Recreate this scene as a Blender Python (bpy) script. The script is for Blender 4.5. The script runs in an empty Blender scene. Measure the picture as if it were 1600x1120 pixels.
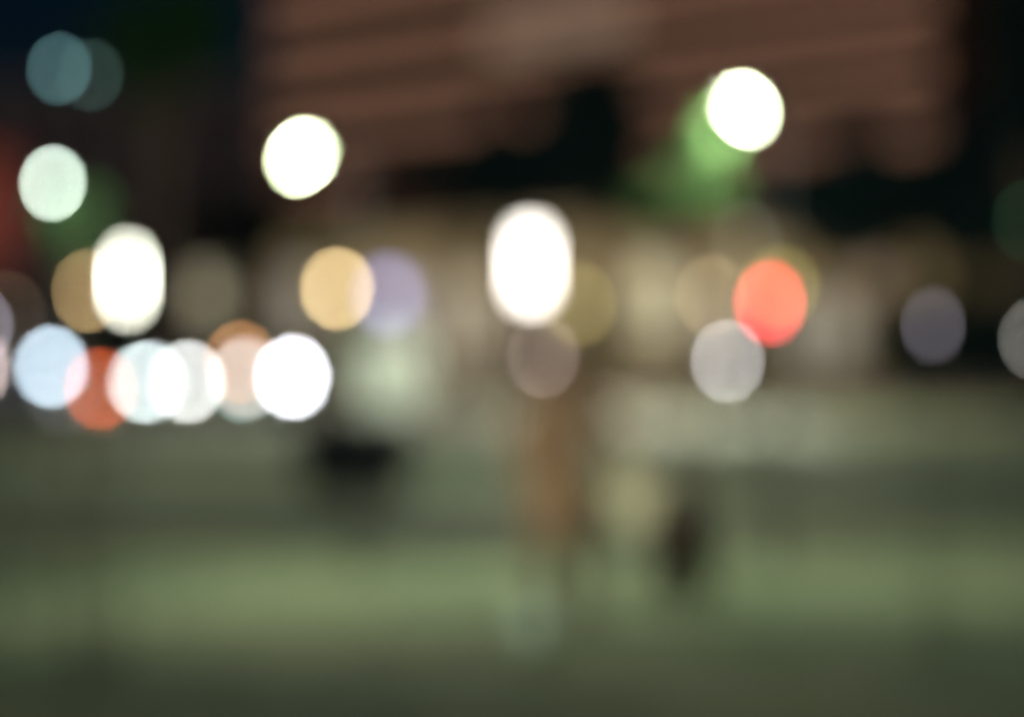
import bpy, bmesh, math, random
from mathutils import Vector, Matrix
R = math.radians
PI = math.pi
sc = bpy.context.scene
C = sc.collection

# ------------------------------------------------------------------ camera
F = 85.0                       # mm
FP = 1600 * F / 36.0           # focal length in photo pixels
HOR, EYE = 550.0, 1.6          # horizon row in the photo, eye height
cam_d = bpy.data.cameras.new("camera")
cam = bpy.data.objects.new("camera", cam_d)
C.objects.link(cam)
cam.location = (0, 0, EYE)
cam.rotation_euler = (R(90), 0, 0)
cam_d.lens = F
cam_d.sensor_width = 36
cam_d.shift_y = -(560 - HOR) / 1600.0
cam_d.clip_end = 3000
cam_d.dof.use_dof = True
FOCUS = 1.75
DISC_H = 132.0                 # height in photo pixels of a far point of light
DISC_RATIO = 1.12
cam_d.dof.focus_distance = FOCUS
ap = DISC_H / 1600 * 36.0 * (FOCUS * 1000) / F      # aperture diameter, mm
cam_d.dof.aperture_fstop = F / ap
cam_d.dof.aperture_blades = 0
cam_d.dof.aperture_ratio = DISC_RATIO
sc.camera = cam

# ------------------------------------------------------------------ world, night sky
w = bpy.data.worlds.new("World")
sc.world = w
w.use_nodes = True
nt = w.node_tree
bg = nt.nodes["Background"]
tc = nt.nodes.new("ShaderNodeTexCoord")
sp = nt.nodes.new("ShaderNodeSeparateXYZ")
cr = nt.nodes.new("ShaderNodeValToRGB")
nt.links.new(tc.outputs["Generated"], sp.inputs[0])
nt.links.new(sp.outputs["Z"], cr.inputs[0])
nt.links.new(cr.outputs[0], bg.inputs[0])
cr.color_ramp.elements[0].color = (0.0040, 0.0066, 0.0095, 1)
cr.color_ramp.elements[1].color = (0.0012, 0.0050, 0.0098, 1)
cr.color_ramp.elements[1].position = 0.14
bg.inputs[1].default_value = 1.0

# added soft fill light from behind the camera, stands for no known source
sd = bpy.data.lights.new("front_fill", "SUN")
sun = bpy.data.objects.new("front_fill", sd)
C.objects.link(sun)
sd.energy = 1.7
sd.angle = R(20)
sd.color = (1.0, 0.95, 0.86)
sun.rotation_euler = (R(71), 0, R(-42))

sc.render.engine = "CYCLES"
sc.view_settings.view_transform = "Standard"
sc.view_settings.look = "None"
sc.view_settings.exposure = 0
sc.view_settings.gamma = 1
cy = sc.cycles
cy.use_adaptive_sampling = False
cy.use_denoising = True
cy.denoiser = "OPENIMAGEDENOISE"
cy.denoising_input_passes = "RGB"
cy.sample_clamp_direct = 0
cy.sample_clamp_indirect = 2
cy.max_bounces = 4
cy.diffuse_bounces = 2
cy.glossy_bounces = 2
cy.transmission_bounces = 3
cy.caustics_reflective = False
cy.caustics_refractive = False

# ------------------------------------------------------------------ helpers
def at(px, py, D):
    return Vector(((px - 800) / FP * D, D, EYE + (HOR - py) / FP * D))

def gx(px, D):
    return (px - 800) / FP * D

def sl(r, g, b):
    f = lambda c: ((c / 255 + 0.055) / 1.055) ** 2.4 if c > 10 else c / 255 / 12.92
    return (f(r), f(g), f(b))

def mat(name, col, rough=0.8, metal=0.0, noise=0.0, scale=6.0, col2=None, bump=0.0, spec=0.3):
    m = bpy.data.materials.new(name)
    m.use_nodes = True
    t = m.node_tree
    b = t.nodes["Principled BSDF"]
    b.inputs["Base Color"].default_value = (*col, 1)
    b.inputs["Roughness"].default_value = rough
    b.inputs["Metallic"].default_value = metal
    b.inputs["Specular IOR Level"].default_value = 0.05 if "leaf" in name or "grass" in name or "brick" in name else spec
    if noise or col2:
        co = t.nodes.new("ShaderNodeTexCoord")
        n = t.nodes.new("ShaderNodeTexNoise")
        n.inputs["Scale"].default_value = scale
        n.inputs["Detail"].default_value = 6
        t.links.new(co.outputs["Object"], n.inputs["Vector"])
        r = t.nodes.new("ShaderNodeValToRGB")
        r.color_ramp.elements[0].position = 0.35
        r.color_ramp.elements[1].position = 0.65
        if col2 is None:
            col2 = tuple(c * (1 + noise) for c in col)
            col = tuple(c * (1 - noise) for c in col)
        r.color_ramp.elements[0].color = (*col, 1)
        r.color_ramp.elements[1].color = (*col2, 1)
        t.links.new(n.outputs["Fac"], r.inputs[0])
        t.links.new(r.outputs[0], b.inputs["Base Color"])
        if bump:
            bp = t.nodes.new("ShaderNodeBump")
            bp.inputs["Strength"].default_value = bump
            t.links.new(n.outputs["Fac"], bp.inputs["Height"])
            t.links.new(bp.outputs[0], b.inputs["Normal"])
    return m

_em = {}
def emit(col, strength):
    k = (tuple(round(c, 4) for c in col), round(strength, 3))
    if k in _em:
        return _em[k]
    m = bpy.data.materials.new("lamp_glow")
    m.use_nodes = True
    t = m.node_tree
    b = t.nodes["Principled BSDF"]
    b.inputs["Base Color"].default_value = (0.6, 0.6, 0.6, 1)
    b.inputs["Emission Color"].default_value = (*col, 1)
    b.inputs["Emission Strength"].default_value = strength
    _em[k] = m
    return m

def disc_area(D):
    k = (1 - FOCUS / D)
    h = DISC_H * k
    return PI / 4 * h * h / DISC_RATIO

def glow(col, wpx, hpx, D, round_=True):
    """material for a lamp of wpx x hpx photo pixels whose blurred disc reaches linear colour col"""
    a = wpx * hpx * (PI / 4 if round_ else 1)
    s = disc_area(D) / a
    mx = max(col)
    return emit(tuple(c / mx for c in col), mx * max(s, 1.0))

class MB:
    def __init__(s):
        s.b = bmesh.new()
    def box(s, c, d, rot=None, bev=0.0):
        r = bmesh.ops.create_cube(s.b, size=1)
        vs = r["verts"]
        bmesh.ops.scale(s.b, vec=d, verts=vs)
        if bev:
            es = list({e for v in vs for e in v.link_edges})
            q = bmesh.ops.bevel(s.b, geom=es, offset=bev, segments=2, affect="EDGES", profile=0.5)
            vs = list({v for f in q["faces"] for v in f.verts} | {v for v in vs if v.is_valid})
        if rot is not None:
            bmesh.ops.rotate(s.b, cent=(0, 0, 0), matrix=rot, verts=vs)
        bmesh.ops.translate(s.b, vec=c, verts=vs)
        return s
    def tube(s, p, q, r1, r2=None, n=12):
        p, q = Vector(p), Vector(q)
        r2 = r1 if r2 is None else r2
        d = q - p
        m = Matrix.Translation((p + q) / 2) @ d.to_track_quat("Z", "Y").to_matrix().to_4x4()
        bmesh.ops.create_cone(s.b, cap_ends=True, segments=n, radius1=r1, radius2=r2, depth=d.length, matrix=m)
        return s
    def ball(s, c, r, sub=(16, 10), scale=(1, 1, 1), rot=None):
        m = Matrix.Translation(c)
        if rot is not None:
            m = m @ rot.to_4x4()
        m = m @ Matrix.Diagonal((r * scale[0], r * scale[1], r * scale[2], 1))
        bmesh.ops.create_uvsphere(s.b, u_segments=sub[0], v_segments=sub[1], radius=1, matrix=m)
        return s
    def lathe(s, c, prof, n=20):
        c = Vector(c)
        rings = []
        for r, z in prof:
            rings.append([s.b.verts.new(c + Vector((r * math.cos(2 * PI * i / n), r * math.sin(2 * PI * i / n), z))) for i in range(n)])
        for a, b in zip(rings, rings[1:]):
            for i in range(n):
                s.b.faces.new((a[i], a[(i + 1) % n], b[(i + 1) % n], b[i]))
        s.b.faces.new(rings[0][::-1])
        s.b.faces.new(rings[-1])
        return s
    def prism(s, outline, y0, y1, axis="Y", taper=None):
        """outline (x,z) extruded along Y"""
        a = [s.b.verts.new((x, y0, z)) for x, z in outline]
        b = [s.b.verts.new((x, y1, z)) for x, z in outline]
        n = len(outline)
        for i in range(n):
            s.b.faces.new((a[i], a[(i + 1) % n], b[(i + 1) % n], b[i]))
        s.b.faces.new(a[::-1])
        s.b.faces.new(b)
        return s
    def mesh(s, name, m, smooth=False):
        bmesh.ops.recalc_face_normals(s.b, faces=s.b.faces)
        me = bpy.data.meshes.new(name)
        s.b.to_mesh(me)
        s.b.free()
        me.materials.append(m)
        if smooth:
            for p in me.polygons:
                p.use_smooth = True
        return me
    def build(s, name, m, parent=None, smooth=False, loc=None):
        o = bpy.data.objects.new(name, s.mesh(name, m, smooth))
        C.objects.link(o)
        if parent is not None:
            o.parent = parent
        if loc is not None:
            o.location = loc
        return o

def tag(o, label=None, cat=None, group=None, kind=None):
    if label: o["label"] = label
    if cat: o["category"] = cat
    if group: o["group"] = group
    if kind: o["kind"] = kind
    return o

def thing(name, loc, label, cat, group=None, rz=0.0):
    o = bpy.data.objects.new(name, None)
    C.objects.link(o)
    o.location = loc
    o.rotation_euler = (0, 0, rz)
    return tag(o, label, cat, group)

def copy_tree(o, parent=None):
    c = o.copy()
    C.objects.link(c)
    c.parent = parent
    for ch in [x for x in bpy.data.objects if x.parent is o]:
        copy_tree(ch, c)
    return c

def point(name, loc, power, col, parent=None, radius=0.06, spot=None, aim=None):
    l = bpy.data.lights.new(name, "SPOT" if spot else "POINT")
    l.energy = power
    l.color = col
    l.shadow_soft_size = radius
    o = bpy.data.objects.new(name, l)
    C.objects.link(o)
    o.location = loc
    if spot:
        l.spot_size = R(spot)
        l.spot_blend = 1.0
        d = Vector(aim) if aim else Vector((0, 0, -1))
        o.rotation_euler = d.to_track_quat("-Z", "Y").to_euler()
    if parent is not None:
        o.parent = parent
    return o

# ------------------------------------------------------------------ materials
M_metal = mat("dark_painted_metal", (0.010, 0.011, 0.012), 0.7, 0.0, spec=.1)
M_post = mat("olive_post_paint", (.045, .052, .038), 0.8, spec=.1)
M_grey = mat("grey_metal", (0.18, 0.18, 0.18), 0.5, 0.5)
M_brick = mat("brick", (0.072, 0.031, 0.022), 0.9, noise=0.15, scale=1.5)
M_stone = mat("stone", (0.40, 0.31, 0.165), 0.85, noise=0.15, scale=0.8)
M_ledge = mat("ledge_stone", (0.47, 0.245, 0.165), 0.85, noise=0.08, scale=0.8)
M_pale = mat("pale_stone", (0.38, 0.31, 0.19), 0.85, noise=0.12, scale=0.8)
M_dkbrick = mat("dark_brick", (0.024, 0.014, 0.016), 0.9, noise=0.2, scale=1.2)
M_glass = mat("dark_glass", (0.015, 0.017, 0.022), 0.35, spec=0.4)
M_frame = mat("window_frame", (0.06, 0.05, 0.045), 0.6)
M_bark = mat("bark", (0.06, 0.045, 0.03), 0.95, noise=0.3, scale=8)
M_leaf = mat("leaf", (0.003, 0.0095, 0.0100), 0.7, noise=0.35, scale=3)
M_leafg = mat("young_foliage", (0.060, 0.135, 0.042), 0.45, noise=0.3, scale=5)
M_tyre = mat("tyre", (0.015, 0.015, 0.015), 0.9)
M_white = mat("white_paint", (0.72, 0.76, 0.66), 0.5)

# ------------------------------------------------------------------ ground
def sheet(name, x0, x1, y0, y1, z, m, kind="structure", nx=1, ny=1):
    b = bmesh.new()
    g = [[b.verts.new((x0 + (x1 - x0) * i / nx, y0 + (y1 - y0) * j / ny, z)) for i in range(nx + 1)] for j in range(ny + 1)]
    for j in range(ny):
        for i in range(nx):
            b.faces.new((g[j][i], g[j][i + 1], g[j + 1][i + 1], g[j + 1][i]))
    me = bpy.data.meshes.new(name)
    b.to_mesh(me)
    b.free()
    me.materials.append(m)
    o = bpy.data.objects.new(name, me)
    C.objects.link(o)
    return tag(o, kind=kind)

M_lawn = mat("lawn_grass", (0.042, 0.074, 0.042), 0.95, scale=0.27, col2=(0.152, 0.178, 0.098), bump=0.2)
M_soil = mat("ground_soil", (0.06, 0.065, 0.045), 0.95, noise=0.2)
M_road = mat("asphalt", (0.20, 0.19, 0.155), 0.85, noise=0.2, scale=2)
M_pave = mat("paving", (0.26, 0.30, 0.23), 0.8, noise=0.15, scale=1.5)
M_line = mat("road_paint", (0.7, 0.7, 0.66), 0.7)
sheet("ground", -900, 900, -20, 1500, -0.12, M_soil)
lawn = sheet("lawn", -60, 60, -5, 42, 0.0, M_lawn)
sheet("lawn", -90, -9.0, 42.0, 58, 0.0, M_lawn)
sheet("lawn", 6.4, 90, 42.0, 58, 0.0, M_lawn)
sheet("pavement", -8.98, 6.38, 42.02, 58, 0.03, M_pave)
sheet("road", -140, 140, 58.15, 98, -0.10, M_road)
sheet("forecourt", -140, 140, 98.15, 150, 0.03, M_pave)
mb = MB(); mb.box((0, 58.08, -0.03), (180, 0.14, 0.14)); tag(mb.build("kerb", M_pale), kind="structure")
mb = MB(); mb.box((0, 98.08, -0.03), (280, 0.14, 0.14)); tag(mb.build("kerb", M_pale), kind="structure")
b = MB()
for i in range(-18, 19):
    b.box((i * 6.0, 78, -0.094), (3.0, 0.14, 0.004))
tag(b.build("road_marking", M_line), kind="structure")

# grass tufts of the near lawn
random.seed(3)
bb = bmesh.new()
for _ in range(15000):
    y = 9.5 + 32 * random.random() ** 1.6
    x = random.uniform(-0.26, 0.26) * y
    h = random.uniform(0.025, 0.055)
    a = random.uniform(0, PI)
    dx, dy = 0.006 * math.cos(a), 0.006 * math.sin(a)
    lx, ly = random.uniform(-.03, .03), random.uniform(-.03, .03)
    v = [bb.verts.new((x - dx, y - dy, 0.0)), bb.verts.new((x + dx, y + dy, 0.0)), bb.verts.new((x + lx, y + ly, h))]
    bb.faces.new(v)
me = bpy.data.meshes.new("grass")
bb.to_mesh(me); bb.free()
me.materials.append(M_lawn)
gr = bpy.data.objects.new("grass", me); C.objects.link(gr)
tag(gr, "short green grass blades growing on the dim lawn in front", "grass", kind="stuff")

# ------------------------------------------------------------------ main brick building
c0 = Vector((5.2, 120, 0))
dr = Vector((0.658, -0.753, 0)).normalized()          # along the facade, to the right (and nearer)
T0, T1 = -29.0, 20.2
base = c0 + dr * T0
L = T1 - T0
rz = math.atan2(dr.y, dr.x)
bld = thing("brick_building", (base.x, base.y, 0.03), "long brown brick building with rows of dark windows across the top", "building", rz=rz)
# local axes: x along the facade, y away from the camera, z up
HT = 27.0
b = MB()
b.box((L / 2, 4.0, 3.9 / 2 + 3.9), (L, 8, 3.9))         # z 3.9 .. 7.8 wall above the shops
b.box((L / 2, 5.2, 3.9 / 2), (L - 0.02, 5.5, 3.9))       # recessed shop wall
b.build("arcade_wall", M_stone, bld)
b = MB()
rows = [12.45, 15.30, 18.15, 21.0]
zs = 7.8
cuts = []
ww, wh = 1.35, 1.85
pitch = L / 25
for z in rows:
    b.box((L / 2, 4.0, (zs + z - wh / 2) / 2), (L, 8, z - wh / 2 - zs))   # spandrel band
    for i in range(26):
        x0 = (i * pitch - (pitch - ww) / 2) if i else 0
        x1 = i * pitch + (pitch - ww) / 2 if i < 25 else L
        x0 = max(0, x0)
        b.box(((x0 + x1) / 2, 0.4, z), (x1 - x0, 0.8, wh))                 # piers
    zs = z + wh / 2
b.box((L / 2, 4.0, (zs + HT) / 2), (L, 8, HT - zs))
b.box((L / 2, 4.4, (rows[0] + HT) / 2), (L - 0.1, 7.0, HT - rows[0] - 0.4))
b.build("brick_wall", M_brick, bld)
b = MB()
b.box((L / 2, -0.15, 7.9), (L + 0.3, 0.5, 0.35))
b.build("cornice", M_pale, bld)
for z in (11.02, 13.87, 16.72, 19.57, 22.42):
    b = MB(); b.box((L / 2, -0.16, z), (L + 0.25, 0.42, 0.78), bev=.03); b.build("ledge", M_ledge, bld)
b = MB()
b.box((L / 2, 4, HT + 0.2), (L + 1.2, 9.2, 0.4))
b.build("roof", M_frame, bld)
# windows: two shared meshes, frame with sill and glass
wf = MB()
for sx in (-1, 1):
    wf.box((sx * (ww / 2 - 0.05), 0, 0), (0.08, 0.1, wh - 0.02))
wf.box((0, 0, 0), (0.05, 0.09, wh - 0.02))
for sz in (-1, 1):
    wf.box((0, 0, sz * (wh / 2 - 0.05)), (ww - 0.03, 0.11, 0.08))
wfm = wf.mesh("window", M_frame)
wg = MB(); wg.box((0, 0.05, 0), (ww - 0.06, 0.03, wh - 0.06)); wgm = wg.mesh("pane", M_glass)
for z in rows:
    for i in range(25):
        o = bpy.data.objects.new("window", wfm); C.objects.link(o)
        o.parent = bld; o.location = ((i + 0.5) * pitch, 0.55, z)
        p = bpy.data.objects.new("pane", wgm); C.objects.link(p); p.parent = o
# arcade piers and shopfronts
npier = 11
for i in range(npier + 1):
    x = min(max(i * L / npier, 0.45), L - 0.45)
    b = MB()
    b.box((x, 0.45, 1.70), (0.9, 0.9, 3.4))
    b.box((x, 0.40, 3.65), (1.1, 1.1, 0.5), bev=.03)
    b.build("pier", M_pale, bld)
def fac(px):                     # local x on the facade seen at photo column px
    k = (px - 800) / FP
    t = (k * 120 - 5.2) / (dr.x - k * dr.y)
    return t - T0, c0.y + dr.y * t
shops = [  # px centre, py centre, width px, height px, lit colour
    (335, 462, 70, 60, sl(118, 108, 72)), (478, 480, 60, 110, sl(70, 60, 45)), (640, 500, 60, 110, sl(75, 65, 45)),
    (735, 500, 80, 130, sl(105, 88, 55)), (905, 480, 46, 46, sl(120, 108, 55)), (1030, 470, 70, 120, sl(140, 128, 88)),
    (1120, 500, 55, 110, sl(95, 82, 55)), (1290, 520, 90, 90, sl(72, 66, 50))]
for px, py, wp, hp, col in shops:
    lx, D = fac(px)
    # the windows stand 2.4 m behind the front of the arcade
    wm = wp / FP * D / dr.x
    hm = hp / FP * D
    zc = EYE + (HOR - py) / FP * D
    top = min(zc + hm / 2, 7.2); bot = max(zc - hm / 2, 0.5)
    b = MB(); b.box((lx, -0.05, (top + bot) / 2), (wm, 0.06, top - bot))
    s = b.build("shop_window", emit((1.0, col[1] / col[0], col[2] / col[0] * .85), col[0] * 1.75), bld)
    b = MB()
    for k in (-1, 1):
        b.box((lx + k * (wm / 2 + 0.06), -0.08, (top + bot) / 2), (0.12, 0.16, top - bot + 0.24))
        b.box((lx, -0.08, (top + bot) / 2 + k * ((top - bot) / 2 + 0.06)), (wm, 0.16, 0.12))
    b.box((lx, -0.10, (top + bot) / 2), (0.07, 0.06, top - bot))
    b.build("frame", M_frame, s)

# paler slab: a lit patch of the high facade put into its colour
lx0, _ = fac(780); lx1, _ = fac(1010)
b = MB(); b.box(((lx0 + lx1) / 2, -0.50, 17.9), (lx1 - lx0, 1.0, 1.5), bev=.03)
b.build("lit_slab", mat("lit_slab_tone", (.40, .29, .225), .9, noise=.08), bld)

# ------------------------------------------------------------------ dim buildings at the left
D2 = 165.0
x0, x1 = gx(-260, D2), gx(455, D2)
b2 = thing("dim_building", ((x0 + x1) / 2, D2, 0.03), "dim dark reddish building behind the lamps in the upper left", "building")
W2 = x1 - x0
b = MB(); b.box((0, 6, 9.6), (W2, 12, 19.2)); b.build("wall", M_dkbrick, b2)
b = MB(); b.box((0, 6, 19.45), (W2 + 0.8, 12.8, 0.5)); b.build("roof", M_frame, b2)
wf = MB(); wf.box((0, -0.04, 0), (1.5, 0.08, 2.0)); wm2 = wf.mesh("window", M_frame)
wg = MB(); wg.box((0, -0.10, 0), (1.3, 0.04, 1.8)); wg2 = wg.mesh("pane", M_glass)
for z in (3, 6.6, 10.2, 13.8, 17.2):
    for i in range(10):
        o = bpy.data.objects.new("window", wm2); C.objects.link(o); o.parent = b2
        o.location = ((i - 4.5) * W2 / 10.3, 0, z)
        p = bpy.data.objects.new("pane", wg2); C.objects.link(p); p.parent = o

b = MB(); Db = 120
pB = at(-14, 330, Db)
b.box((0, 0, 0), (2.6, 0.05, 5.4))
bn = thing("red_banner", (pB.x, Db, 0.03), "tall dull red banner hanging at the left edge", "banner")
b.build("cloth", mat("red_cloth", (0.30, 0.06, 0.04), 0.9), bn, loc=(0, 0, pB.z))
b = MB(); b.tube((-1.5, 0.12, 0), (-1.5, 0.12, pB.z + 3.1), 0.08); b.tube((-1.5, 0.1, pB.z + 2.75), (1.4, 0.1, pB.z + 2.75), 0.04)
b.build("pole", M_metal, bn)

# ------------------------------------------------------------------ trees
def leaf_mesh(name, blobs, n, size, m, seed, squash=1.0):
    rnd = random.Random(seed)
    bm_ = bmesh.new()
    vol = [r[0] * r[1] * r[2] for _, r in blobs]
    tot = sum(vol)
    for (c, r), v in zip(blobs, vol):
        for _ in range(int(n * v / tot)):
            while True:
                p = Vector((rnd.uniform(-1, 1), rnd.uniform(-1, 1), rnd.uniform(-1, 1)))
                if 0.25 < p.length < 1.0:
                    break
            p = Vector(c) + Vector((p.x * r[0], p.y * r[1], p.z * r[2]))
            q = Vector((rnd.uniform(-1, 1), rnd.uniform(-1, 1), rnd.uniform(-1, 1))).normalized()
            u = q.orthogonal().normalized() * size * rnd.uniform(.6, 1.3)
            t = q.cross(u).normalized() * size * 0.5
            vs = [bm_.verts.new(p - u), bm_.verts.new(p + t), bm_.verts.new(p + u), bm_.verts.new(p - t)]
            bm_.faces.new(vs)
    me = bpy.data.meshes.new(name)
    bm_.to_mesh(me); bm_.free()
    me.materials.append(m)
    return me

def tree(loc, H, crown_c, crown_r, label, group=None, n=5000, leaf=0.16, m=None, seed=1, nb=11, tr=0.2, extra=()):
    rnd = random.Random(seed)
    t = thing("broadleaf_tree", loc, label, "tree", group)
    cc = Vector(crown_c)
    b = MB()
    b.tube((0, 0, -0.1), (0.05, 0, cc.z * 0.55), tr, tr * 0.7, 10)
    b.tube((0.05, 0, cc.z * 0.54), (cc.x * 0.6, cc.y * .6, cc.z), tr * 0.7, tr * 0.35, 8)
    blobs = []
    for k in range(nb):
        a = rnd.uniform(0, 2 * PI); e = rnd.uniform(-0.8, 0.9); rr = rnd.uniform(0.35, 0.72)
        c = cc + Vector((math.cos(a) * crown_r[0] * rr, math.sin(a) * crown_r[1] * rr, e * crown_r[2] * 0.62))
        s = rnd.uniform(0.32, 0.5)
        blobs.append((c, (crown_r[0] * s, crown_r[1] * s, crown_r[2] * s)))
        b.tube((cc.x * .3, cc.y * .3, cc.z * 0.6), c, tr * 0.3, tr * 0.08, 6)
    blobs.append((cc, (crown_r[0] * .6, crown_r[1] * .6, crown_r[2] * .6)))
    for c, r in extra:
        blobs.append((Vector(c), r)); b.tube(cc, c, tr * .2, tr * .08, 6)
    b.build("trunk", M_bark, t)
    o = bpy.data.objects.new("crown", leaf_mesh("crown", blobs, n, leaf, m or M_leaf, seed))
    C.objects.link(o); o.parent = t
    return t

def tree_px(px, D, y_top, y_bot, wpx, label, **k):
    zt = EYE + (HOR - y_top) / FP * D
    zb = EYE + (HOR - y_bot) / FP * D
    rx = wpx / 2 / FP * D
    return tree((gx(px, D), D, 0.0), zt, (0, 0, (zt + zb) / 2), (rx, rx * 0.7, (zt - zb) / 2), label, **k)

GT = "dark street trees in front of the brick building"
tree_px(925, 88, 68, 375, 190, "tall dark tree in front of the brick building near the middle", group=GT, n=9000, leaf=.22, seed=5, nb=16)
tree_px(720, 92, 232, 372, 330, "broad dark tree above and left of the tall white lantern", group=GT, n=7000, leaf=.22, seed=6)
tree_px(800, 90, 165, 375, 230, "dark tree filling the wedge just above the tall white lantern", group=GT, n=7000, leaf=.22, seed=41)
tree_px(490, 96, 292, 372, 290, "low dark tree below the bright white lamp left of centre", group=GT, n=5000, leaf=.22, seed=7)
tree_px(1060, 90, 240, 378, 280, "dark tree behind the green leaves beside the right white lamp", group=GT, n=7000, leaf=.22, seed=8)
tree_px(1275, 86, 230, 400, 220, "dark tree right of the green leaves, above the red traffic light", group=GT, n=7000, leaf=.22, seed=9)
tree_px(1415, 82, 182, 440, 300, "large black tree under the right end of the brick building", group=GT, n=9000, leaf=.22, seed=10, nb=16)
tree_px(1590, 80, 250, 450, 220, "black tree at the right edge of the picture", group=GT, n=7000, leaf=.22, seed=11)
tree_px(250, 70, -60, 175, 260, "faint dark green tree in the upper left", n=8000, leaf=.14, seed=12,
        m=mat("dim_leaf", (0.010, 0.036, 0.014), 0.7, noise=0.3))
tree_px(1610, 78, -80, 330, 190, "tall black tree at the top right beyond the end of the brick building", n=8000, leaf=.22, seed=15)
tree_px(345, 105, 300, 440, 190, "dark brownish tree over the beige lit shop window at left", n=5000, leaf=.22, seed=14)
# green leaves lit by the two lamps
tree((gx(1085, 18.4), 18.4, 0), 4, (0.0, -.1, 2.84), (0.50, 0.45, 0.27), "young tree with bright green leaves lit by the right white lamp", n=2400, leaf=.034, m=M_leafg, seed=21, nb=7, tr=0.04, extra=[((.08, -.85, 3.15), (.10, .15, .12)), ((.06, -1.08, 3.20), (.10, .13, .10)), ((.0, -.6, 3.02), (.16, .2, .16)), ((-.12, -.5, 2.86), (.22, .3, .16))])
tree((gx(114, 16.3), 16.3, 0), 4, (0.0, 0, 2.50), (0.22, 0.25, 0.24), "small tree with green leaves just below the left white lamp", n=900, leaf=.03, m=M_leafg, seed=22, nb=7, tr=0.05)

# hedge at the right
def hedge(x0, x1, y, dep, h, label, seed):
    t = thing("hedge", ((x0 + x1) / 2, y, 0), label, "hedge")
    W = x1 - x0
    b = MB()
    for i in range(7):
        xx = -W / 2 + W * (i + .5) / 7
        b.tube((xx, 0, -.1), (xx, 0, h * .8), .06, .03, 6)
    b.build("stem", M_bark, t)
    blobs = [((-W / 2 + W * (i + .5) / 12, 0, h * .52), (W / 18, dep / 2, h * random.uniform(.46, .54))) for i in range(12)]
    o = bpy.data.objects.new("foliage", leaf_mesh("foliage", blobs, 7000, .16, M_leaf, seed)); C.objects.link(o); o.parent = t
random.seed(9)
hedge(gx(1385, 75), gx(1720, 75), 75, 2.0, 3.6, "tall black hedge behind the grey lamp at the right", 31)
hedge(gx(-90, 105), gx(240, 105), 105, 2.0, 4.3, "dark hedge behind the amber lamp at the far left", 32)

# ------------------------------------------------------------------ lamps
def post_lamp(px, py, D, wpx, hpx, col, label, kind="globe_lamp", group=None, power=0, lcol=(1, 1, 1), head="globe", tilt=0.0, off=0.0, spot=None, aim=None, cat="street lamp", dz=0.03):
    p = at(px, py, D)
    wm, hm = wpx / FP * D, hpx / FP * D
    t = thing(kind, (p.x, D, dz), label, cat, group)
    z = p.z - dz
    ox = off / FP * D
    b = MB()
    rt = max(0.022, min(0.05, wm * 0.2)) if not off else .024
    if D < 15: rt = .013
    b.lathe((0, 0, 0), [(rt * 3, 0), (rt * 3, .05), (rt * 2, .12), (rt * 1.5, .35), (rt, .5), (rt * .8, max(.55, z - hm / 2 - .02))], 14)
    pz_ = z - hm / 2 - .02
    if off:                         # the post stands aside and an arm carries the head
        oy = .9 if power else .1
        for v in b.b.verts: v.co.x += ox; v.co.y += oy
        b.tube((ox, oy, max(.55, pz_) - .01), (ox * .8, oy * .8, pz_ + hm + .16), rt * .7, rt * .6)
        b.tube((ox * .8, oy * .8, pz_ + hm + .16), (0, 0, pz_ + hm + .10), rt * .6, rt * .5)
    b.build("post", M_post if D < 15 else M_metal, t, smooth=False)
    b = MB()
    if off: b.tube((0, 0, z + hm / 2), (0, 0, z + hm / 2 + .10), rt * .6)
    else: b.lathe((0, 0, z - hm / 2 - .03), [(wm * .22, -0.03), (wm * .34, 0.0), (wm * .40, .03)], 14)
    b.build("collar", M_metal, t)
    g = glow(col, wpx, hpx, D, head == "globe")
    b = MB()
    if head == "globe":
        b.ball((0, 0, z), 1, (20, 12), (wm / 2, min(wm, hm) / 2, hm / 2), Matrix.Rotation(-R(tilt), 3, "Y"))
    else:
        b.lathe((0, 0, z), [(wm / 2 * .75, -hm / 2), (wm / 2, -hm / 2 + .04), (wm / 2, hm / 2 - .04), (wm / 2 * .75, hm / 2)], 20)
    gl = b.build("globe" if head == "globe" else "lantern_glass", g, t, smooth=head == "globe")
    gl.visible_shadow = False       # lit glass lets the bulb's light out
    b = MB()
    b.lathe((0, 0, z + hm / 2), [(wm * .28, 0.0), (wm * .22, .02), (wm * .05, .05), (.004, .08)] if not off else [(wm * .45, 0.0), (wm * .4, .03), (wm * .2, .05), (.01, .06)], 14)
    b.build("cap", M_metal, t)
    if power:
        if spot:
            point("beam", (0, 0, z - .02), power, lcol, t, .05, spot, aim)
            point("bulb_light", (0, 0, z), power * .8, lcol, t, radius=.06)
        else:
            point("bulb_light", (0, 0, z), power, lcol, t, radius=max(wm, hm) / 2 + .01)
    return t

W_ = (1.0, 1.0, 0.96)
GP = "bright white park lamps on posts"
post_lamp(474, 242, 16.6, 42, 11, (4.4, 5.0, 3.0), "brightest white park lamp left of centre, below the brick facade", "park_lamp", GP, 340, (1, .98, .80), tilt=40, off=76, dz=0, spot=176, aim=(.55, .05, -1))
post_lamp(1161, 168, 17.2, 40, 11, (4.4, 5.0, 3.0), "white park lamp upper right with green leaves beside it", "park_lamp", GP, 360, (1, .98, .80), tilt=-42, off=78, dz=0, spot=176, aim=(.38, .05, -1))
post_lamp(83, 285, 15.5, 20, 8, (.88, 1.05, .90), "smaller white park lamp at the left edge above green leaves", "park_lamp", GP, 60, (.95, 1, .95), tilt=60, off=-92, dz=0)
GL = "tall white glass lanterns on posts"
post_lamp(829, 414, 30, 36, 86, (3.4, 3.1, 2.8), "tall white glass lantern near the middle, the largest light", "glass_lantern", GL, 800, (1, .97, .92), "lantern", dz=0)
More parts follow.
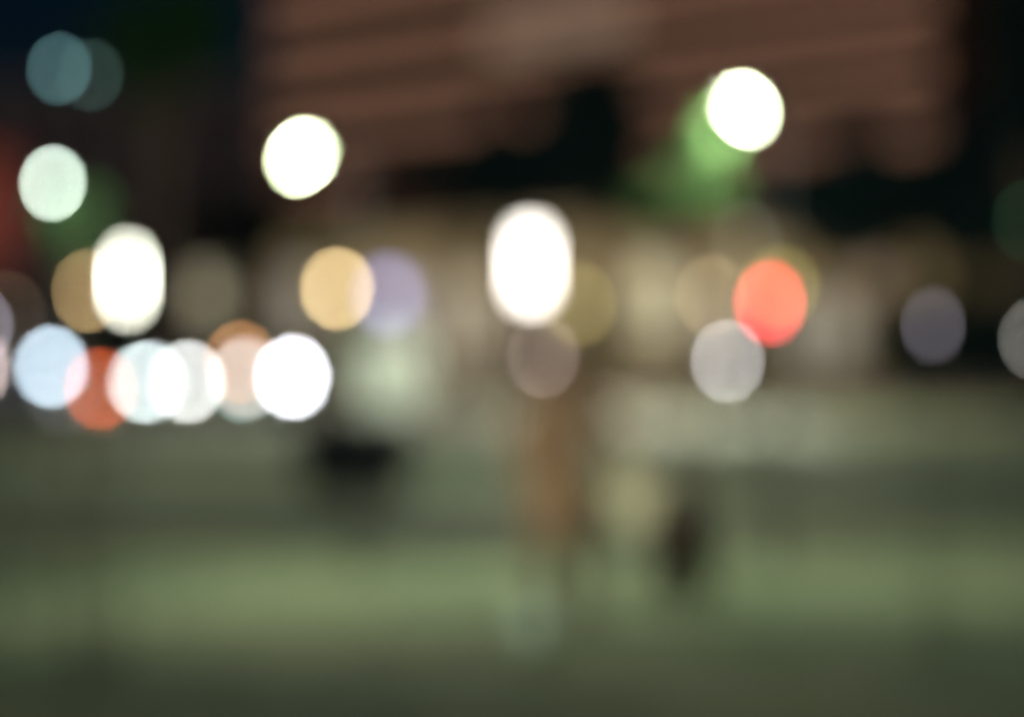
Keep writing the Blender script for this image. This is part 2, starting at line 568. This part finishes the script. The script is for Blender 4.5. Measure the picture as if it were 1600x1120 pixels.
post_lamp(200, 437, 34, 12, 62, (2.1, 2.1, 1.7), "tall white glass lantern at left beside the amber lamp", "glass_lantern", GL, 260, (1, .97, .92), "lantern", dz=0)

GA = "amber street lamps along the street"
AM = (1.0, .72, .38)
post_lamp(135, 455, 62, 10, 12, sl(156, 132, 90), "amber street lamp half hidden behind the left tall white lantern", "amber_lamp", GA, 150, AM)
post_lamp(527, 451, 57, 16, 12, sl(212, 184, 130), "bright amber street lamp above the right white headlight", "amber_lamp", GA, 800, (.98, 1, .8))
post_lamp(1112, 462, 68, 12, 12, sl(95, 80, 55), "faint amber lamp left of the red traffic light", "amber_lamp", GA, 1800, (1, .9, .7), dz=-.1)
post_lamp(1218, 448, 53, 26, 24, sl(132, 122, 66), "yellow lamp glowing behind the red traffic light", "amber_lamp", GA, 2300, (.93, 1, .78))
post_lamp(14, 488, 64, 12, 12, sl(48, 38, 28), "very dim brown lamp at the left edge", "amber_lamp", GA)
post_lamp(905, 476, 72, 18, 20, sl(86, 76, 30), "olive yellow lamp just right of the tall white lantern", "amber_lamp", GA, 3200, (1, .88, .68), dz=-.1)

GS = "small low globe lamps beside the street"
post_lamp(93, 107, 11.6, 17, 9, sl(62, 92, 94), "faint teal lamp at the top left", "high_lamp", "two faint teal lamps at the top left", dz=0, tilt=52, off=25)
post_lamp(143, 117, 11.9, 17, 9, sl(36, 52, 48), "fainter teal lamp just right of the other at the top left", "high_lamp", "two faint teal lamps at the top left", dz=0, tilt=52, off=30)
post_lamp(850, 558, 56, 16, 10, sl(95, 82, 78), "dim grey round lamp under the tall white lantern near the middle", "globe_lamp", GS, cat="lamp")
post_lamp(1137, 564, 55, 12, 12, sl(146, 144, 146), "pale grey round lamp below left of the red traffic light", "globe_lamp", GS, 50, (.95, 1, .95), cat="lamp")
post_lamp(1458, 508, 13, 8, 26, sl(74, 70, 76), "lone grey lamp in the dark at the right", "globe_lamp", GS, cat="lamp", dz=0)
post_lamp(1165, 375, 60, 12, 10, sl(38, 40, 34), "barely visible grey lamp above the red traffic light", "globe_lamp", GS, cat="lamp")
post_lamp(1606, 345, 60, 9, 10, sl(2, 26, 13), "dark green lamp cut by the right edge", "globe_lamp", GS, cat="lamp")
post_lamp(1618, 530, 57, 10, 12, sl(90, 88, 84), "grey lamp cut by the right edge, above the lawn", "globe_lamp", GS, cat="lamp")
post_lamp(-36, 510, 57, 9, 10, sl(110, 106, 116), "greyish lamp cut by the left edge", "globe_lamp", GS, cat="lamp")
post_lamp(222, 597, 57, 9, 10, sl(165, 180, 180), "pale bluish low lamp left of the white car headlights", "globe_lamp", GS, cat="lamp")
post_lamp(283, 568, 90, 12, 12, sl(210, 216, 208), "white lamp above the headlights of the first car", "globe_lamp", GS, cat="lamp", dz=-.1)
post_lamp(376, 566, 88, 12, 10, sl(150, 104, 66), "orange lamp above the pinkish headlight", "globe_lamp", GS, cat="lamp", dz=-.1)
post_lamp(379, 597, 57, 10, 10, sl(90, 112, 108), "bluish low lamp between the cars at left", "globe_lamp", GS, cat="lamp")
post_lamp(1360, 440, 100, 40, 50, sl(42, 30, 24), "very dim brown lantern right of the red traffic light", "globe_lamp", GS, cat="lamp")

# traffic light, red lit
p = at(1205, 475, 50)
tl = thing("traffic_light", (p.x, 50, .03), "red traffic light glowing right of centre", "traffic light")
b = MB(); b.tube((0, 0.12, 0), (0, 0.12, p.z + .15), .05, .045); b.lathe((0, .12, 0), [(.12, 0), (.12, .04), (.07, .1)]); b.build("post", M_metal, tl)
b = MB(); b.box((0, 0.05, p.z - .33), (.36, .16, 1.05), bev=.03); b.build("housing", M_metal, tl)
for i, (nm, m_) in enumerate((("red_lens", glow((1.2, .075, .085), 20, 24, 50)), ("amber_lens", mat("dark_amber", (.10, .06, .01), .3)), ("green_lens", mat("dark_green", (.01, .06, .03), .3)))):
    b = MB(); b.ball((0, -.04, p.z - .03 - i * .33 + .03), 1, (20, 10), (.133, .03, .155)); b.build(nm, m_, tl, smooth=True)
    b = MB()
    for k in range(9):
        a = PI * k / 8
        b.box((.17 * math.cos(a), -.12, p.z - i * .33 + .165 * math.sin(a)), (.05, .18, .012), Matrix.Rotation(-a + PI / 2, 3, "Y"))
    b.build("visor", M_metal, tl)

# lilac shop sign, projecting from the facade
lx, Dl = fac(622)
pz = EYE + (HOR - 462) / FP * Dl
P = c0 + dr * (lx + T0) + Vector((-.753, -.658, 0)) * 0.7
sg = thing("lilac_sign", (P.x, P.y, .03), "pale lilac lit box sign right of the bright amber lamp", "sign")
b = MB(); b.box((0, 0, pz), (1.0, .2, 1.1), bev=.03); b.build("lit_panel", glow(sl(114, 112, 152), 30, 33, Dl, False), sg)
b = MB(); b.box((0, .18, pz), (1.12, .12, 1.22)); b.tube((0, .2, pz), (0, .9, pz), .04); b.tube((0, .24, 0), (0, .24, pz), .05); b.build("bracket", M_metal, sg)

# ------------------------------------------------------------------ cars
def make_car(loc, rz, paint, label, hl, hl_z=0.72, van=False, sep=1.3, lamp_px=(20, 14), blank=False):
    """front faces -Y (towards the camera); hl = two lamp colours or None"""
    t = thing("parked_van" if van else "parked_car", loc, label, "van" if van else "car", "cars on the street", rz)
    Lc, Wc, Hc = (5.0, 1.95, 2.1) if van else (4.3, 1.78, 1.46)
    h0 = .22
    if van:
        low = [(-Lc / 2, h0), (Lc / 2, h0), (Lc / 2, Hc - .1), (Lc / 2 - .15, Hc), (-Lc / 2 + 1.35, Hc), (-Lc / 2 + .65, 1.25), (-Lc / 2 + .05, 1.05)]
        cab = [(-Lc / 2 + .72, 1.27), (-Lc / 2 + 2.0, 1.27), (-Lc / 2 + 2.0, 1.92), (-Lc / 2 + 1.36, 1.92)]
    else:
        low = [(-Lc / 2, h0), (Lc / 2, h0), (Lc / 2, .85), (Lc / 2 - .1, .95), (1.5, .98), (1.05, Hc - .04), (.7, Hc), (-.35, Hc), (-1.1, .95), (-Lc / 2 + .25, .80), (-Lc / 2, .62)]
        cab = [(-1.0, .97), (1.35, 1.0), (.98, Hc - .09), (-.36, Hc - .07)]
    b = MB()
    b.prism([(x, z) for x, z in low], -Wc / 2, Wc / 2)
    es = list(b.b.edges)
    bmesh.ops.bevel(b.b, geom=es, offset=.06, segments=2, affect="EDGES")
    for v in b.b.verts:
        if v.co.z > 1.0:
            v.co.y *= 1 - .16 * min(1, (v.co.z - 1.0) / (Hc - 1.0))
    body = b.build("body", paint, t, smooth=False)
    rot = Matrix.Rotation(PI / 2, 4, "Z")
    body.matrix_local = rot           # local -x (front) -> -y
    for s in (-1, 1):
        b = MB()
        yy = lambda z: s * (Wc / 2 * (1 - .16 * max(0, min(1, (z - 1.0) / (Hc - 1.0)))) + .006)
        b.b.faces.new([b.b.verts.new((x, yy(z), z)) for x, z in cab])
        w_ = b.build("side_glass", M_glass, t); w_.matrix_local = rot
    b = MB()
    fz = (1.27, 1.95) if van else (.97, Hc - .06)
    fx = (-Lc / 2 + .62, -Lc / 2 + 1.26) if van else (-1.10, -.40)
    b.b.faces.new([b.b.verts.new(v) for v in ((fx[0], -Wc / 2 * .86, fz[0]), (fx[0], Wc / 2 * .86, fz[0]), (fx[1], Wc / 2 * .76, fz[1]), (fx[1], -Wc / 2 * .76, fz[1]))])
    w_ = b.build("windscreen", M_glass, t); w_.matrix_local = rot
    b = MB(); b.box((0, -Lc / 2 - .03, .42), (Wc * .96, .16, .22), bev=.04); b.build("bumper", paint, t)
    b = MB(); b.box((0, -Lc / 2 - .02, .62), (.8, .06, .16), bev=.01); b.build("grille", M_tyre, t)
    for sx in (-1, 1):
        for y in (-Lc / 2 + .8, Lc / 2 - .8):
            b = MB(); b.tube((sx * (Wc / 2 - .18), y, .32), (sx * (Wc / 2 + .02), y, .32), .32, .32, 20); wh_ = b.build("wheel", M_tyre, t)
            b = MB(); b.tube((sx * (Wc / 2), y, .32), (sx * (Wc / 2 + .035), y, .32), .2, .18, 14); b.build("rim", M_grey, wh_)
        b = MB(); b.box((sx * (Wc / 2 + .1), -Lc / 2 + (1.2 if van else 1.25), 1.05 if not van else 1.3), (.2, .08, .14), bev=.02); b.build("mirror", paint, t)
        b = MB(); b.box((sx * (Wc / 2 - .2), Lc / 2 + .005, .8), (.3, .05, .16)); b.build("tail_light", mat("tail_lens", (.2, .01, .01), .3), t)
    D = loc[1] - Lc / 2
    for sx, col, zz in ((-1, hl[0], hl_z), (1, hl[1], hl_z)):
        if col is None:
            m_ = M_grey; wp, hp = lamp_px
        else:
            m_ = glow(col, lamp_px[0], lamp_px[1], D); wp, hp = lamp_px
        b = MB(); b.ball((sx * sep / 2, -Lc / 2 - .05, zz), 1, (20, 10), (wp / 2 / FP * D, .07, hp / 2 / FP * D))
        b.build("headlight", m_, t, smooth=True)
    return t

def car_at(pxl, pxr, py, D, **k):
    z = EYE + (HOR - py) / FP * D + .1
    Lc = 5.0 if k.get("van") else 4.3
    sep = (pxr - pxl) / FP * D
    return make_car((gx((pxl + pxr) / 2, D), D + Lc / 2 + .05, -.1), 0, hl_z=z, sep=sep, **k)

car_at(-40, 80, 573, 62, paint=mat("grey_blue_paint", (.06, .07, .09), .35, .3), van=True, hl=(sl(215, 195, 190), sl(200, 222, 238)), label="dark van at the left edge with bluish white headlights")
car_at(240, 293, 596, 74, paint=mat("silver_paint", (.14, .14, .14), .35, .5), hl=((.74, .82, .84), (.76, .78, .76)), label="car with two close white headlights left of the pinkish light")
car_at(383, 457, 589, 66, paint=mat("dark_green_paint", (.03, .045, .04), .35, .3), hl=(sl(178, 164, 160), (1.7, 1.7, 1.9)), lamp_px=(20, 18), label="car with one brilliant white headlight and one pinkish one")

# amber warning lamp on a barrier
p = at(157, 607, 56.5)
wb = thing("road_barrier", (p.x, 56.5, .03), "low barrier with an orange red warning lamp beside the van", "barrier")
b = MB()
for s in (-1, 1):
    b.tube((s * .4, -.2, 0), (s * .4, 0, .62), .02); b.tube((s * .4, .2, 0), (s * .4, 0, .62), .02)
b.build("leg", M_grey, wb)
b = MB(); b.box((0, 0, .5), (1.0, .04, .2), bev=.01); b.build("board", M_white, wb)
b = MB(); b.ball((0, -.06, p.z - .03), 1, (18, 10), (.09, .06, .10)); b.build("warning_lamp", glow(sl(165, 66, 28), 12, 13, 56.5), wb, smooth=True)

# pale van seen from behind
pv = make_car((gx(602, 62), 62 + 2.6, -.1), PI, mat("pale_van_paint", (.50, .58, .50), .5), "pale white green van standing right of the bright headlights", (None, None), hl_z=.9, van=True, sep=1.4, lamp_px=(10, 8))
pv.location.y = 62 + 2.5

# low black planter on the far lawn
pl_ = thing("planter", (gx(552, 27.4), 27.4, 0.0), "low black planter with a dark shrub on the far lawn below the pale van", "planter", rz=R(8))
pl_.scale = (1.45, 1.2, 1.1)
b = MB(); b.lathe((0, 0, 0), [(.52, 0), (.60, .5), (.60, .54)], 4)
bmesh.ops.rotate(b.b, cent=(0, 0, 0), matrix=Matrix.Rotation(PI / 4, 3, "Z"), verts=b.b.verts)
b.build("tub", mat("black_tub", (.004, .006, .009), .7, noise=.3, spec=.1), pl_)
b = MB()
for s_ in (-1, 1):
    b.box((0, s_ * .42, .56), (.90, .06, .05), bev=.008); b.box((s_ * .42, 0, .562), (.06, .78, .05), bev=.008)
b.build("rim", mat("black_rim", (.006, .008, .010), .6), pl_)
o = bpy.data.objects.new("shrub", leaf_mesh("shrub", [((x_, y_, .66), (.2, .2, .15)) for x_ in (-.27, 0, .27) for y_ in (-.2, .2)], 1500, .035, M_leaf, 77)); C.objects.link(o); o.parent = pl_

# ------------------------------------------------------------------ skinned figures
def skin(name, joints, edges, m, parent=None, sub=2, root=0, loc=None):
    names = list(joints)
    me = bpy.data.meshes.new(name)
    me.from_pydata([joints[n][0] for n in names], [(names.index(a), names.index(b)) for a, b in edges], [])
    me.materials.append(m)
    o = bpy.data.objects.new(name, me)
    C.objects.link(o)
    if parent is not None: o.parent = parent
    if loc is not None: o.location = loc
    sk = o.modifiers.new("skin", "SKIN")
    sk.use_smooth_shade = True
    if not me.skin_vertices: pass
    for i, n in enumerate(names):
        r = joints[n][1]
        r = (r, r) if not isinstance(r, tuple) else r
        me.skin_vertices[0].data[i].radius = r
        me.skin_vertices[0].data[i].use_root = (i == root)
    o.modifiers.new("sub", "SUBSURF").levels = sub
    o.modifiers["sub"].render_levels = sub
    return o

PX, PY = gx(880, 14.7), 14.7
SK = mat("skin", (.42, .26, .18), .6)
J = dict(
    pelvis=((0, 0, .93), (.13, .10)), waist=((0, 0, 1.08), (.12, .09)), chest=((0, 0, 1.27), (.145, .10)), neckb=((0, 0, 1.42), (.07, .06)),
    neck=((0, -.01, 1.49), .048), jaw=((0, -.03, 1.55), (.062, .07)), head=((0, -.02, 1.625), (.074, .09)), top=((0, -.01, 1.685), (.06, .07)),
    sl=((-.17, 0, 1.38), .052), el=((-.25, .01, 1.10), .040), wl=((-.24, -.10, .86), .026), pl=((-.235, -.13, .79), (.036, .02)),
    sr=((.17, 0, 1.38), .052), er=((.30, -.03, 1.15), .040), wr=((.42, -.10, .95), .026), pr=((.45, -.12, .885), (.036, .02)),
    hl=((-.09, 0, .86), .085), kl=((-.11, -.02, .48), .058), al=((-.12, .03, .10), .038), fl=((-.13, -.13, .045), (.04, .03)),
    hr=((.09, 0, .86), .085), kr=((.12, -.06, .49), .058), ar=((.15, .02, .10), .038), fr=((.17, -.14, .045), (.04, .03)))
E = [("pelvis", "waist"), ("waist", "chest"), ("chest", "neckb"), ("neckb", "neck"), ("neck", "jaw"), ("jaw", "head"), ("head", "top"),
     ("chest", "sl"), ("sl", "el"), ("el", "wl"), ("wl", "pl"), ("chest", "sr"), ("sr", "er"), ("er", "wr"), ("wr", "pr"),
     ("pelvis", "hl"), ("hl", "kl"), ("kl", "al"), ("al", "fl"), ("pelvis", "hr"), ("hr", "kr"), ("kr", "ar"), ("ar", "fr")]
def fingers(side, palm, down, fwd, across):
    palm, down, fwd, across = map(Vector, (palm, down, fwd, across))
    for i, (ln, off) in enumerate(((.07, -.027), (.08, -.009), (.075, .010), (.058, .027))):
        b0 = palm + across * off + down * .02
        b1 = b0 + down * ln * .5
        b2 = b1 + (down * .6 + fwd * .8).normalized() * ln * .5
        for k, (p_, r_) in enumerate(((b0, .010), (b1, .009), (b2, .007))):
            J["%sf%d%d" % (side, i, k)] = (tuple(p_), r_)
        E.extend([("p" + side, "%sf%d0" % (side, i)), ("%sf%d0" % (side, i), "%sf%d1" % (side, i)), ("%sf%d1" % (side, i), "%sf%d2" % (side, i))])
    b0 = palm - across * .036 - down * .02 + fwd * .012
    b1 = b0 - across * .012 + down * .03 + fwd * .02
    b2 = b1 + down * .025 + fwd * .012
    for k, (p_, r_) in enumerate(((b0, .012), (b1, .010), (b2, .008))):
        J["%st%d" % (side, k)] = (tuple(p_), r_)
    E.extend([("p" + side, side + "t0"), (side + "t0", side + "t1"), (side + "t1", side + "t2")])
fingers("l", (-.235, -.135, .77), (0, -.1, -1), (1, 0, 0), (0, 1, 0))
fingers("r", (.455, -.125, .87), (.35, -.2, -.9), (-1, 0, 0), (0, 1, 0))
person = skin("person", J, E, SK, root=0, loc=(PX, PY, 0))
person.scale = (1.06, 1.04, .93)
tag(person, "person in a rust brown coat and dark trousers standing on the lawn", "person")
pick = lambda names, add: {n: (J[n][0], tuple(x + add for x in (J[n][1] if isinstance(J[n][1], tuple) else (J[n][1],) * 2))) for n in names}
ja = pick(["pelvis", "waist", "chest", "neckb", "sl", "el", "wl", "sr", "er", "wr"], .022)
skin("coat", ja, [("pelvis", "waist"), ("waist", "chest"), ("chest", "neckb"), ("chest", "sl"), ("sl", "el"), ("el", "wl"), ("chest", "sr"), ("sr", "er"), ("er", "wr")], mat("rust_cloth", (.40, .265, .14), .9, noise=.2), person)
b = MB(); b.lathe((0, 0, 0), [(.225, .52), (.222, .56), (.20, .75), (.178, .92), (.165, 1.04), (.12, 1.10)], 28)
for v in b.b.verts:
    v.co.y *= .78; a_ = math.atan2(v.co.y, v.co.x); k_ = 1 + .03 * math.sin(9 * a_) * max(0, 1.0 - v.co.z); v.co.x *= k_; v.co.y *= k_
b.build("coat_skirt", bpy.data.materials["rust_cloth"], person, smooth=True)
b = MB()
for s_ in (-1, 1): b.tube((s_ * .02, -.105, 1.44), (s_ * .085, -.07, 1.48), .018, .014)
b.tube((-.075, 0, 1.47), (.075, 0, 1.47), .05, .05); b.build("collar", bpy.data.materials["rust_cloth"], person, smooth=True)
tr = pick(["pelvis", "hl", "kl", "al", "hr", "kr", "ar"], .018)
tr["pelvis"] = ((0, 0, .92), (.10, .08))
skin("trousers", tr, [("pelvis", "hl"), ("hl", "kl"), ("kl", "al"), ("pelvis", "hr"), ("hr", "kr"), ("kr", "ar")], mat("tan_cloth", (.11, .080, .048), .9, noise=.2), person)
mboot = mat("dark_boot", (.02, .014, .01), .6)
for s in "lr":
    a_, f_ = Vector(J["a" + s][0]), Vector(J["f" + s][0])
    b = MB(); b.lathe((a_.x, a_.y, 0), [(.058, .02), (.062, .06), (.056, .14), (.060, .27), (.064, .28)], 18)
    b.ball((f_.x * .98, (a_.y + f_.y) / 2 - .02, .055), 1, (18, 10), (.052, .145, .055)); b.ball((f_.x, f_.y - .01, .045), 1, (16, 10), (.054, .08, .045))
    b.box(((a_.x + f_.x) / 2, (a_.y + f_.y) / 2 - .01, .014), (.09, .26, .026), bev=.01)
    b.build("boot", mboot, person, smooth=True)
b = MB(); b.ball((0, .012, 1.650), 1, (24, 16), (.088, .098, .088)); b.ball((0, .045, 1.59), 1, (20, 12), (.080, .06, .095)); b.ball((0, -.06, 1.705), 1, (20, 12), (.066, .042, .030))
b.build("hair", mat("dark_hair", (.012, .009, .008), .7), person, smooth=True)
for s in (-1, 1):
    b = MB(); b.ball((s * .03, -.108, 1.625), .009); b.build("eye", mat("eye_dark", (.03, .02, .02), .3), person, smooth=True)
b = MB(); b.ball((0, -.118, 1.595), 1, (12, 8), (.013, .02, .024)); b.build("nose", SK, person, smooth=True)
b = MB(); b.ball((0, -.104, 1.558), 1, (12, 8), (.026, .008, .007)); b.build("mouth", mat("lips", (.35, .12, .10), .5), person, smooth=True)
for s in (-1, 1):
    b = MB(); b.ball((s * .078, -.01, 1.61), 1, (12, 8), (.012, .02, .032)); b.build("ear", SK, person, smooth=True)

# yellow flying disc held in the hand
hp_ = Vector((PX + .43, PY - .16, .70))
b = MB(); b.lathe((0, 0, 0), [(.11, -.012), (.145, -.02), (.15, 0.0), (.14, .018), (.10, .025)], 28)
fd = b.build("flying_disc", mat("yellow_plastic", (.90, .88, .50), .4), smooth=False)
fd.location = hp_; fd.rotation_euler = (R(85), 0, R(-25))
tag(fd, "pale yellow flying disc held out towards the dog", "flying disc")
# green ball
b = MB(); b.ball((0, 0, 0), .11); o = b.build("grass_ball", mat("pale_green_rubber", (.55, .72, .55), .6), smooth=True, loc=(gx(838, 13.2), 13.2, .11))
tag(o, "pale green ball lying in the grass in front of the person", "ball")

# sitting dark brown dog, looking up to the person
DGM = mat("dark_brown_fur", (.028, .012, .007), .95, noise=.3, scale=12)
G = dict(rump=((.02, .12, .15), .15), belly=((.03, .02, .27), .145), chest=((.05, -.06, .42), .13), neck=((.05, -.07, .55), .08), skull=((.03, -.09, .66), (.065, .075)),
         muz=((-.05, -.12, .65), .038), nose=((-.10, -.13, .64), .026),
         shl=((0.0, -.12, .38), .05), ell=((-.01, -.13, .22), .032), pwl=((-.01, -.14, .03), .026), tol=((-.04, -.18, .02), .026),
         shr=((.11, -.12, .38), .05), elr=((.12, -.13, .22), .032), pwr=((.12, -.14, .03), .026), tor=((.10, -.19, .02), .026),
         knl=((-.10, -.02, .16), .06), hol=((-.11, .06, .04), .03), fol=((-.11, -.08, .02), .025),
         knr=((.15, -.02, .16), .06), hor=((.16, .06, .04), .03), forr=((.16, -.08, .02), .025),
         t1=((.10, .24, .06), .035), t2=((.16, .30, .04), .025), t3=((.20, .34, .05), .014))
GE = [("rump", "belly"), ("belly", "chest"), ("chest", "neck"), ("neck", "skull"), ("skull", "muz"), ("muz", "nose"), ("chest", "shl"), ("shl", "ell"), ("ell", "pwl"), ("pwl", "tol"),
      ("chest", "shr"), ("shr", "elr"), ("elr", "pwr"), ("pwr", "tor"), ("rump", "knl"), ("knl", "hol"), ("hol", "fol"), ("rump", "knr"), ("knr", "hor"), ("hor", "forr"), ("rump", "t1"), ("t1", "t2"), ("t2", "t3")]
dog = skin("dog", G, GE, DGM, loc=(gx(1056, 16.0), 16.0, 0))
dog.scale = (1.4, 1.2, 1.08)
tag(dog, "dark brown dog sitting on the lawn right of the person", "dog")
for s in (-1, 1):
    b = MB(); b.ball((.05, -.09 + s * .06, .66), 1, (10, 8), (.03, .014, .05)); b.build("ear", DGM, dog, smooth=True)
b = MB(); b.lathe((.05, -.07, .52), [(.085, -.012), (.088, 0), (.085, .012)], 20); b.build("collar", mat("red_collar", (.3, .03, .02), .6), dog)
